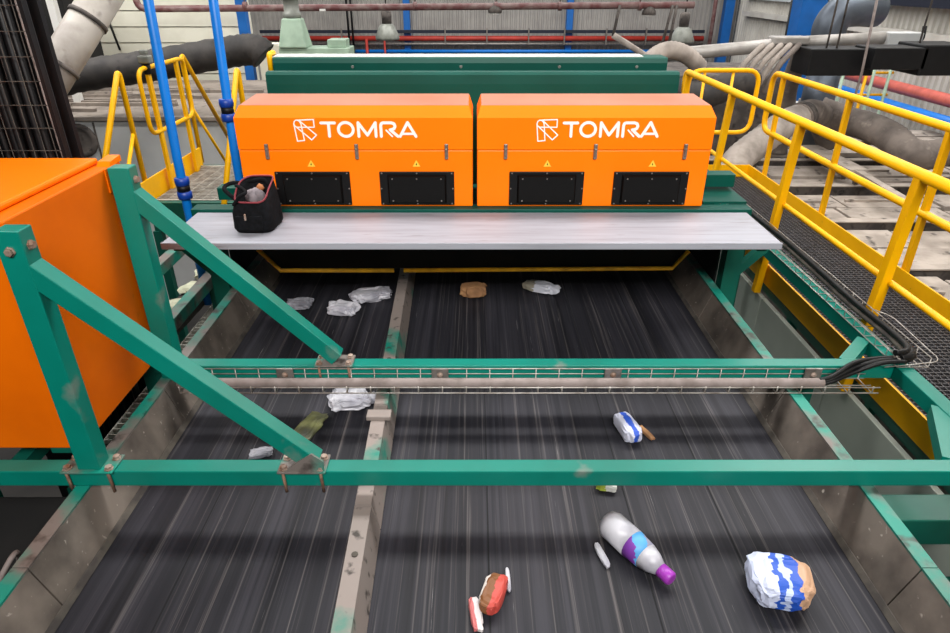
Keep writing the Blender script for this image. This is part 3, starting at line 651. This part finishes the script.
# left side grating and beams
r = thing('grating_strip', 'narrow steel grating strip between the left cabinet and the belt trough', 'grating', (-1.8, 3, FL))
b = MB(); y = 2.25
while y < 4.6: b.box(-1.86, -1.64, y, y+.006, -2.07, -2.045); y += .045
x = -1.86
while x < -1.64: b.box(x, x+.005, 2.25, 4.6, -2.07, -2.046); x += .05
b.build('grating', 'grateg', r)
for x in (-1.84, -1.67): MB().box(x-.03, x+.03, 2.25, 4.6, -2.17, -2.071).build('support_beam', 'dgreen', r)
for y in (2.3, 4.5):
    for x in (-1.84, -1.67): MB().box(x-.03, x+.03, y-.03, y+.03, FL, -2.17).build('leg', 'dgreen', r)
for x, y0, y1, lab in ((-1.78, 2.95, 4.1, 'green beam with a worn pale top left of the belt trough'), (-2.2, 3.3, 5.0, 'shorter green beam end below the left end of the board')):
    r = thing('guide_beam', lab, 'beam', (x, y0, -2.05)); MB().box(x-.035, x+.035, y0, y1, -1.83, -1.75, .004).build('beam', 'tealworn', r)
    for y in (y0+.1, y1-.1): MB().box(x-.03, x+.03, y-.03, y+.03, -2.045, -1.83).build('leg', 'dgreen', r)
for k, (xo, lab) in enumerate(((-2.05, 'dark hose left of the belt trough below the board, outer one'), (-1.93, 'dark hose left of the belt trough below the board, inner one'))):
    tag(MB().tube(spline([(xo-.02, 3.2, -2.0), (xo, 3.5, -1.99), (xo+.03, 4.2, -1.98), (xo, 4.6, -1.99)], 8), .04, 10, ring=.003).build('hose', 'hosedk'), lab, 'hose')
for k in range(4):
    x, y = -1.99, 3.55+.27*k
    b = MB(); bmesh.ops.create_icosphere(b.bm, subdivisions=2, radius=.07)
    for v in b.bm.verts: v.co = V(v.co.x*1.2, v.co.y*1.3, v.co.z*.35)*(1+.5*noise.noise(v.co*20+V(k, 0, 0)))+V(x, y, -1.925)
    tag(b.build('paper_scrap', 'litter'), 'pale crumpled paper scrap on the left grating below the board', 'litter', 'paper scraps on the left grating')
r = thing('drive_unit', 'dark green machine part in the shadow below the front beam, lower left', 'machine part', (-1.9, 1.4, FL))
MB().box(-3.2, -1.72, .9, 2.2, FL, -2.07, .01).build('housing', 'darkbay', r); MB().box(-2.05, -1.95, 1.0, 1.72, -2.07, -1.98, .006).build('rail', 'dgreen', r); MB().box(-2.6, -2.2, 1.55, 1.74, -2.07, -1.88, .01).build('motor_box', 'dgreen', r)  # near-black housing, enlarged to hide the floor and keep this corner dark
MB().tube(spline([(-1.75, 1.5, -2.07), (-1.68, 1.55, -1.9), (-1.64, 1.65, -1.82), (-1.75, 1.72, -2.07)], 6), .01, 8).build('cable', 'conduit', r)
b = MB()
for k in range(9): b.tube([(-1.8+.02*math.cos(t*.9), 1.3+k*.045+.012*math.sin(t*.9), -2.06+.012*(k % 2)) for t in range(7)], .005, 5, closed=True)
b.build('chain', 'zinc', r)

# ------------------------------------------------------------------ right background: dusty roof, girders, hoses
r = thing('dusty_roof', 'dust covered flat roof of the cabin behind the yellow walkway rails', 'roof', (6, 8, FL))
MB().box(3.3, 8.6, 2.6, 12.5, FL, -2.56).build('roof_slab', 'dustdk', r)
GY = (4.25, 5.6, 6.93, 8.33, 9.68, 11.0)
for i, y in enumerate((2.95,)+GY):
    if i:
        g = thing('roof_girder', ('%s dark girder with a dusty top flange on the roof behind the rails' % ('nearest', 'second nearest', 'third nearest', 'third farthest', 'second farthest', 'farthest')[i-1]), 'girder', (5.9, y, -2.56))
        MB().box(3.35, 8.5, y, y+.03, -2.56, -2.43).build('web', 'dustdk', g); MB().box(3.35, 8.5, y-.05, y+.08, -2.43, -2.415).build('flange', 'dust', g)
    for row in range(2):
        xx = 3.36
        while xx < 8.3:
            L_ = random.uniform(.7, 1.3); y0 = y+.1+row*.6; d0 = random.uniform(.48, .58); z = -2.555
            if random.random() > .1:
                b = MB(); h = random.uniform(.05, .08); b.box(xx, min(xx+L_, 8.45), y0, y0+d0, z, z+h, .004)
                if random.random() < .5: yy = y0+.1+.3*random.random(); b.box(xx+.05, xx+L_*.8, yy, yy+.03, z+h, z+h+.03)
                tag(b.build('roof_board', 'dust'), 'pale dusty board lying between the roof girders', 'board', 'dusty boards on the cabin roof')
            xx += L_+random.uniform(.015, .06)
# dusty light fitting
a = P(809, 147, Z=-2.25); c = P(858, 172, Z=-2.25)
r = thing('light_fitting', 'dusty trough light fitting lying behind the near handrail', 'lamp', (a.x, a.y, -2.48))
MB().bar(a, c, .27, .07, bev=.012).build('reflector', 'dust', r); d = (c-a).normalized(); MB().bar(c+d*.02, P(944, 224, Z=-2.25), .1, .05).build('channel', 'dust', r)
MB().bar(a+V(0, 0, -.03), a+V(0, 0, -.23), .05, .05, up=(0, 1, 0)).build('stand', 'dustdk', r); MB().bar(c+V(0, 0, -.03), c+V(0, 0, -.23), .05, .05, up=(0, 1, 0)).build('stand', 'dustdk', r)
# big hoses
def hose(lab, pts, rad, m, ring=.01, n=10): return tag(MB().tube(spline(pts, n), rad, 14, ring=ring).build('dust_hose', m), lab, 'hose')
r = thing('dust_duct', 'thick dusty flexible duct line bending over the roof behind the handrails', 'duct', P(806, 116, Y=9.2))
MB().tube(spline([P(730, 176, Y=8.1), P(738, 160, Y=8.3), P(760, 142, Y=8.6), P(785, 124, Y=8.9), P(802, 117, Y=9.2)], 10), .185, 14, ring=.008).build('hose_section', 'hoselt', r, label='pale dusty hose section')
MB().tube(spline([P(798, 119, Y=9.1), P(810, 114, Y=9.4), P(822, 120, Y=9.8), P(830, 140, Y=10)], 8), .2, 16).build('elbow', 'hose', r); MB().tube([P(799, 118.5, Y=9.12), P(803, 117, Y=9.2)], .212, 16).build('clamp_band', 'dustdk', r)
MB().tube(spline([P(818, 110, Y=9.8), P(845, 120, Y=9.6), P(872, 128, Y=9.2), P(892, 138, Y=8.9), P(908, 152, Y=8.6), P(930, 155, Y=8.6), P(965, 146, Y=8.8)], 10), .19, 14, ring=.008).build('hose_section', 'hose', r, label='grey sagging hose section')
def hose(lab, pts, rad, m, ring=.01, n=10): return tag(MB().tube(spline(pts, n), rad, 14, ring=ring).build('dust_hose', m), lab, 'hose')
hose('dark grey hose lying behind the far end guard rail', [P(668, 90, Y=8.7), P(700, 96, Y=8.7), P(735, 84, Y=8.75), P(756, 84, Y=8.75)], .17, 'hosedk')
hose('pale arched hose at the right end of the green hood', [P(648, 62, Y=8.6), P(658, 54, Y=8.7), P(672, 50, Y=8.8), P(688, 56, Y=8.9), P(700, 68, Y=9)], .1, 'hoselt')
MANY = 9.3
labs = ['leftmost', 'second from left', 'third from left', 'fourth from left', 'rightmost pale']
for k in range(5):
    px = 755+k*9; hose(labs[k]+' of the small hoses fanning down from the silver pipe', [P(px+8, 45, Y=MANY), P(px+1, 52, Y=MANY-.1), P(px-10, 63, Y=MANY-.2), P(px-20, 78, Y=MANY-.2), P(px-27, 92, Y=MANY-.1)], .036, 'hoselt' if k < 4 else 'hose', .005, 7)
hose('dark bent hose right of the fan of small hoses', [P(806, 52, Y=9.62), P(799, 60, Y=9.7), P(793, 74, Y=9.8), P(788, 92, Y=9.95), P(786, 112, Y=10.05), (P(786, 120, Y=10.05).x, 10.05, -2.42)], .115, 'hose')
r = thing('manifold_pipe', 'long silver manifold pipe above the fan of small hoses', 'pipe', P(780, 45, Y=9.5))
MB().tube([P(655, 56, Y=9.4), P(745, 48, Y=9.45), P(800, 42, Y=9.5)], .085, 12).build('pipe_run', 'silver', r)
MB().tube([P(795, 43, Y=9.5), P(885, 38, Y=9.6)], .085, 12).build('pipe_run', 'silver', r)
MB().box(P(770, 40, Y=9.5).x, P(805, 40, Y=9.5).x, 9.35, 9.6, P(780, 44, Y=9.5).z, P(780, 36, Y=9.5).z, .02).build('junction_block', 'silver', r)
q = P(899, 40, Y=9.6); MB().box(q.x-.23, q.x+.23, 9.45, 9.75, q.z-.1, q.z+.1, .01).build('valve_box', 'pale', r); MB().tube([P(915, 42, Y=9.6), P(922, 40, Y=9.6), P(925, 26, Y=9.6)], .03, 8, fillet=.1).build('valve_lever', 'black', r)
tag(MB().box(3.05, 4.95, 10.45, 12.2, -2.56, -1.32, .05).build('dusty_machine', 'dustdk'), 'dark dusty machine block behind the fan of small hoses', 'machine')
# black duct
r = thing('rectangular_duct', 'black rectangular duct below the silver pipe, upper right', 'duct', P(860, 60, Y=8.8))
for x0_, x1_, y0_, y1_, yy in ((812, 872, 49, 76, 8.9), (876, 924, 48, 70, 8.7)):
    a = P(x0_, y0_, Y=yy); c = P(x1_, y1_, Y=yy); MB().box(a.x, c.x, yy, yy+.5, c.z, a.z, .015).build('duct_section', 'black', r)
a = P(926, 45, Y=8.7); c = P(965, 76, Y=8.7); MB().box(a.x, c.x, 8.7, 9.3, c.z, a.z, .02).build('duct_section', 'black', r)
q = P(830, 75, Y=8.9)
for px in (816, 826, 905): q = P(px, 60, Y=9.2); MB().tube([(q.x, 9.0, q.z), (q.x, 9.0, 1.2)], .012, 6).build('hanger_rod', 'dustdk', r)
r = thing('duct_elbow', 'large galvanised duct elbow above the black duct, upper right', 'duct', P(830, 40, Y=11))
MB().tube(spline([P(827, 60, Y=11), P(828, 38, Y=11), P(831, 24, Y=11), P(842, 12, Y=11), P(858, 9, Y=11), P(876, 10, Y=11.1)], 7), .25, 20).build('elbow', 'duct', r)
MB().tube([P(827, 44, Y=11), P(827.5, 41, Y=11)], .27, 20).build('flange', 'zinc', r); MB().tube([P(827, 60, Y=11), (P(827, 60, Y=11).x, 11, -2.55)], .25, 20).build('lower_run', 'duct', r)
# pipes on the right wall
tag(MB().tube([(8.5, 17, -1.95), (8.5, 8, -1.95)], .11, 10).build('pipe', 'redlt'), 'salmon red pipe running along the right wall', 'pipe')
tag(MB().tube([(8.3, 17, -2.25), (8.3, 8, -2.25)], .1, 10).build('pipe', 'blue'), 'blue pipe running along the right wall below the red one', 'pipe')
r = thing('storage_tank', 'pale grey tank below the blue wall pipe at far right', 'tank', (7.6, 13.6, FL))
MB().lathe([(.9, 0), (.9, 1.75), (.8, 1.95), (.4, 2.05), (.1, 2.08)], (7.3, 14.7, FL)).build('tank_body', 'pale', r); MB().lathe([(.2, 2.06), (.2, 2.15)], (7.3, 14.7, FL)).build('hatch', 'zinc', r)
r = thing('scaffold', 'yellow and green pipe scaffold beyond the dusty roof, far right', 'scaffold', (6.9, 13, FL))
for px in (842, 865, 872, 888): q = P(px, 80, Y=13.0); MB().tube([(q.x, 13, FL), (q.x, 13, -1.5)], .03, 6).build('upright', 'yellow' if px % 2 else 'palegreen', r)
for z in (-1.6, -2.0, -2.4): MB().tube([(P(838, 80, Y=13).x, 13.02, z), (P(892, 80, Y=13).x, 13.02, z)], .025, 6).build('ledger', 'yellow', r)
tag(MB().tube([P(878, -5, Y=8.5), P(862, 72, Y=8.5), (P(862, 72, Y=8.5).x-.05, 8.5, -2.66)], .016, 6).build('hanging_cable', 'conduit'), 'thin cable hanging past the black duct, upper right', 'cable')
tag(MB().tube([P(792, 0, Y=15), (P(786, 40, Y=15).x, 15, -2.2)], .02, 6).build('hanging_cable', 'cable'), 'thin dark cable before the pale right wall', 'cable')
for a, c, lab in (((613, 35), (668, 70), 'grey sloping tube right of the hood'), ((673, 5), (661, 48), 'left dark sloping strut by the right bell lamp'), ((677, 5), (668, 48), 'right dark sloping strut by the right bell lamp'), ((620, 5), (613, 36), 'dark strut hanging at the right of the back wall')):
    yy = 11.95; tag(MB().tube([P(*a, Y=yy), P(*c, Y=yy)], .05 if a[0] == 613 else .025, 8).build('strut', 'dustdk' if a[0] != 613 else 'hoselt'), lab, 'strut')

# ------------------------------------------------------------------ waste on the belt
def colmat(name, cols, axis=0, rough=.5):
    m = bpy.data.materials.new(name); m.use_nodes = True; nt = m.node_tree; N = nt.nodes; L = nt.links; b = N['Principled BSDF']; b.inputs['Roughness'].default_value = rough
    tc = N.new('ShaderNodeTexCoord'); sp = N.new('ShaderNodeSeparateXYZ'); L.new(tc.outputs['Generated'], sp.inputs[0])
    ns = N.new('ShaderNodeTexNoise'); ns.inputs['Scale'].default_value = 5; L.new(tc.outputs['Generated'], ns.inputs['Vector'])
    mt = N.new('ShaderNodeMath'); mt.operation = 'MULTIPLY_ADD'; mt.inputs[1].default_value = .3; L.new(ns.outputs['Fac'], mt.inputs[0]); L.new(sp.outputs[axis], mt.inputs[2])
    sb_ = N.new('ShaderNodeMath'); sb_.operation = 'SUBTRACT'; sb_.inputs[1].default_value = .15; L.new(mt.outputs[0], sb_.inputs[0])
    cr = N.new('ShaderNodeValToRGB'); cr.color_ramp.interpolation = 'CONSTANT'; L.new(sb_.outputs[0], cr.inputs[0]); e = cr.color_ramp.elements
    for i, (p, c) in enumerate(cols):
        if i < 2: e[i].position = p; e[i].color = lin(c)
        else: k = e.new(p); k.color = lin(c)
    L.new(cr.outputs[0], b.inputs['Base Color']); return m
def crumple(name, lab, cat, px, py, sx, sy, sz, rot, m, seed, amp=.35, parts=None):
    q = P(px, py, Z=BZ+sz*.4); b = MB(); bmesh.ops.create_icosphere(b.bm, subdivisions=4, radius=1)
    for v in b.bm.verts:
        c = v.co.copy(); e = .55
        c = V(*(math.copysign(abs(t)**e, t) for t in c)); c = V(c.x*sx, c.y*sy, c.z*sz)
        n_ = noise.noise(V(v.co.x*1.7, v.co.y*1.7, seed*3.1))+.5*noise.noise(v.co*4+V(seed, 0, 0)); k = 1+amp*n_
        v.co = V(c.x*k, c.y*k, c.z*(1+amp*1.5*noise.noise(v.co*3+V(0, seed, 0))))
    zm = min(v.co.z for v in b.bm.verts)
    for f in b.bm.faces: f.smooth = False
    me = bpy.data.meshes.new(name); b.bm.to_mesh(me); b.bm.free(); me.materials.append(m if not isinstance(m, str) else M[m])
    o = bpy.data.objects.new(name, me); COL.objects.link(o); o.location = (q.x, q.y, BZ-zm+ZO+.001); o.rotation_euler = (0, 0, rot); tag(o, lab, cat); return o
film = mat('milky_film', '#c9c8cf', '#9c9ba6', 9, rough=.35); film2 = mat('grey_film', '#9a9aa2', '#6a6a72', 9, rough=.4); card = mat('brown_card', '#b98a5e', '#8f6746', 8, rough=.8)
ygreen = mat('yellow_green_film', '#7d7f52', '#54554a', 9, rough=.5)
crumple('plastic_film', 'leftmost pale plastic scrap on the belt behind the second brace', 'plastic waste', 300, 306, .085, .06, .02, .1, film2, 1)
crumple('plastic_wrapper', 'milky plastic wrapper left of the divider, lower of the touching pair', 'plastic waste', 344, 312, .1, .06, .03, -.3, film, 2)
crumple('plastic_wrapper', 'milky plastic wrapper beside the divider, upper of the touching pair', 'plastic waste', 371, 298, .12, .07, .03, .35, film, 3)
crumple('cardboard_piece', 'tan cardboard piece on the belt just before the sorter inlet', 'cardboard', 474, 294, .085, .06, .04, 0, card, 4, .25)
crumple('paper_packet', 'white packet with a grey corner before the sorter inlet', 'packaging', 541, 290, .12, .05, .03, -.45, colmat('white_grey_packet', [(0, '#a39d8c'), (.32, '#dfe1ec')]), 5, .25)
crumple('plastic_film', 'white film behind the cable basket left of the divider', 'plastic waste', 349, 403, .1, .075, .03, .2, film, 6)
crumple('plastic_film', 'dull yellow green film between the two cross beams at left', 'plastic waste', 308, 430, .05, .1, .015, -.3, ygreen, 7)
crumple('paper_scrap', 'small white scrap beside the divider under the cable basket', 'paper', 374, 400, .025, .035, .015, 0, film, 8)
crumple('plastic_film', 'small grey scrap behind the front beam beside the brace foot', 'plastic waste', 262, 455, .05, .025, .015, .3, film2, 9)
crumple('drink_carton', 'blue and white carton on the belt just behind the front beam', 'packaging', 627, 432, .043, .09, .038, .25, colmat('blue_white_carton', [(0, '#c9cbdc'), (.36, '#2c55c0'), (.66, '#c4c6da')], 0), 10, .15)
crumple('cardboard_piece', 'slim tan strip beside the blue and white carton', 'cardboard', 646, 434, .012, .055, .01, .4, card, 11, .2)
crumple('paper_packet', 'small lime and white packet peeping out below the front beam', 'packaging', 606, 487, .045, .03, .02, -.3, colmat('lime_white_packet', [(0, '#b9c94a'), (.5, '#e6e6de')]), 12, .2)
crumple('paper_strip', 'slim white strip beside the white bottle on the belt', 'paper', 602, 557, .013, .055, .008, .25, film, 13, .2)
crumple('paper_strip', 'white and pink strip at the bottom edge of the belt', 'paper', 476, 616, .018, .065, .012, .15, colmat('pink_white_strip', [(0, '#c46a6a'), (.4, '#d8d0d0')]), 14, .2)
crumple('paper_strip', 'thin white sliver right of the red brown carton', 'paper', 508, 581, .008, .05, .008, .05, film, 15, .2)
crumple('snack_carton', 'red and brown carton lying near the bottom of the belt', 'packaging', 493, 598, .04, .075, .03, -.35, colmat('red_brown_carton', [(0, '#cfc6c0'), (.16, '#7a4a22'), (.55, '#c04a40')]), 16, .15)
crumple('plastic_bag', 'large blue and white packet with a tan end, lower right of the belt', 'packaging', 778, 588, .1, .095, .05, -.2, colmat('blue_white_tan_bag', [(0, '#c9d0e8'), (.36, '#1f52b8'), (.48, '#b4c2e4'), (.58, '#1d4fb6'), (.74, '#c29a7c')]), 17, .18)
# bottle
a = P(606, 520, Z=BZ+.064); c = P(672, 580, Z=BZ+.045); ax = (c-a); L_ = ax.length
r = thing('plastic_bottle', 'white plastic bottle with purple and blue label lying on the belt', 'bottle', (a+c)/2+V(0, 0, -.05))
n_ = ax.normalized()
MB().lathe([(.01, 0), (.045, .005), (.056, .03), (.056, L_*.42)], a, n_, 18).build('bottle_body', film, r)
MB().lathe([(.0562, L_*.42), (.053, L_*.5), (.05, L_*.62)], a, n_, 18).build('bottle_label', colmat('purple_blue_label', [(0, '#7a3aa0'), (.3, '#5aa6e0'), (.7, '#9a9ab0')], 0), r)
MB().lathe([(.05, L_*.62), (.04, L_*.74), (.024, L_*.84)], a, n_, 18).build('bottle_shoulder', film, r)
MB().lathe([(.026, L_*.84), (.026, L_*.98), (.02, L_)], a, n_, 16).build('bottle_cap', mat('purple_cap', '#a03ab0', rough=.4), r)
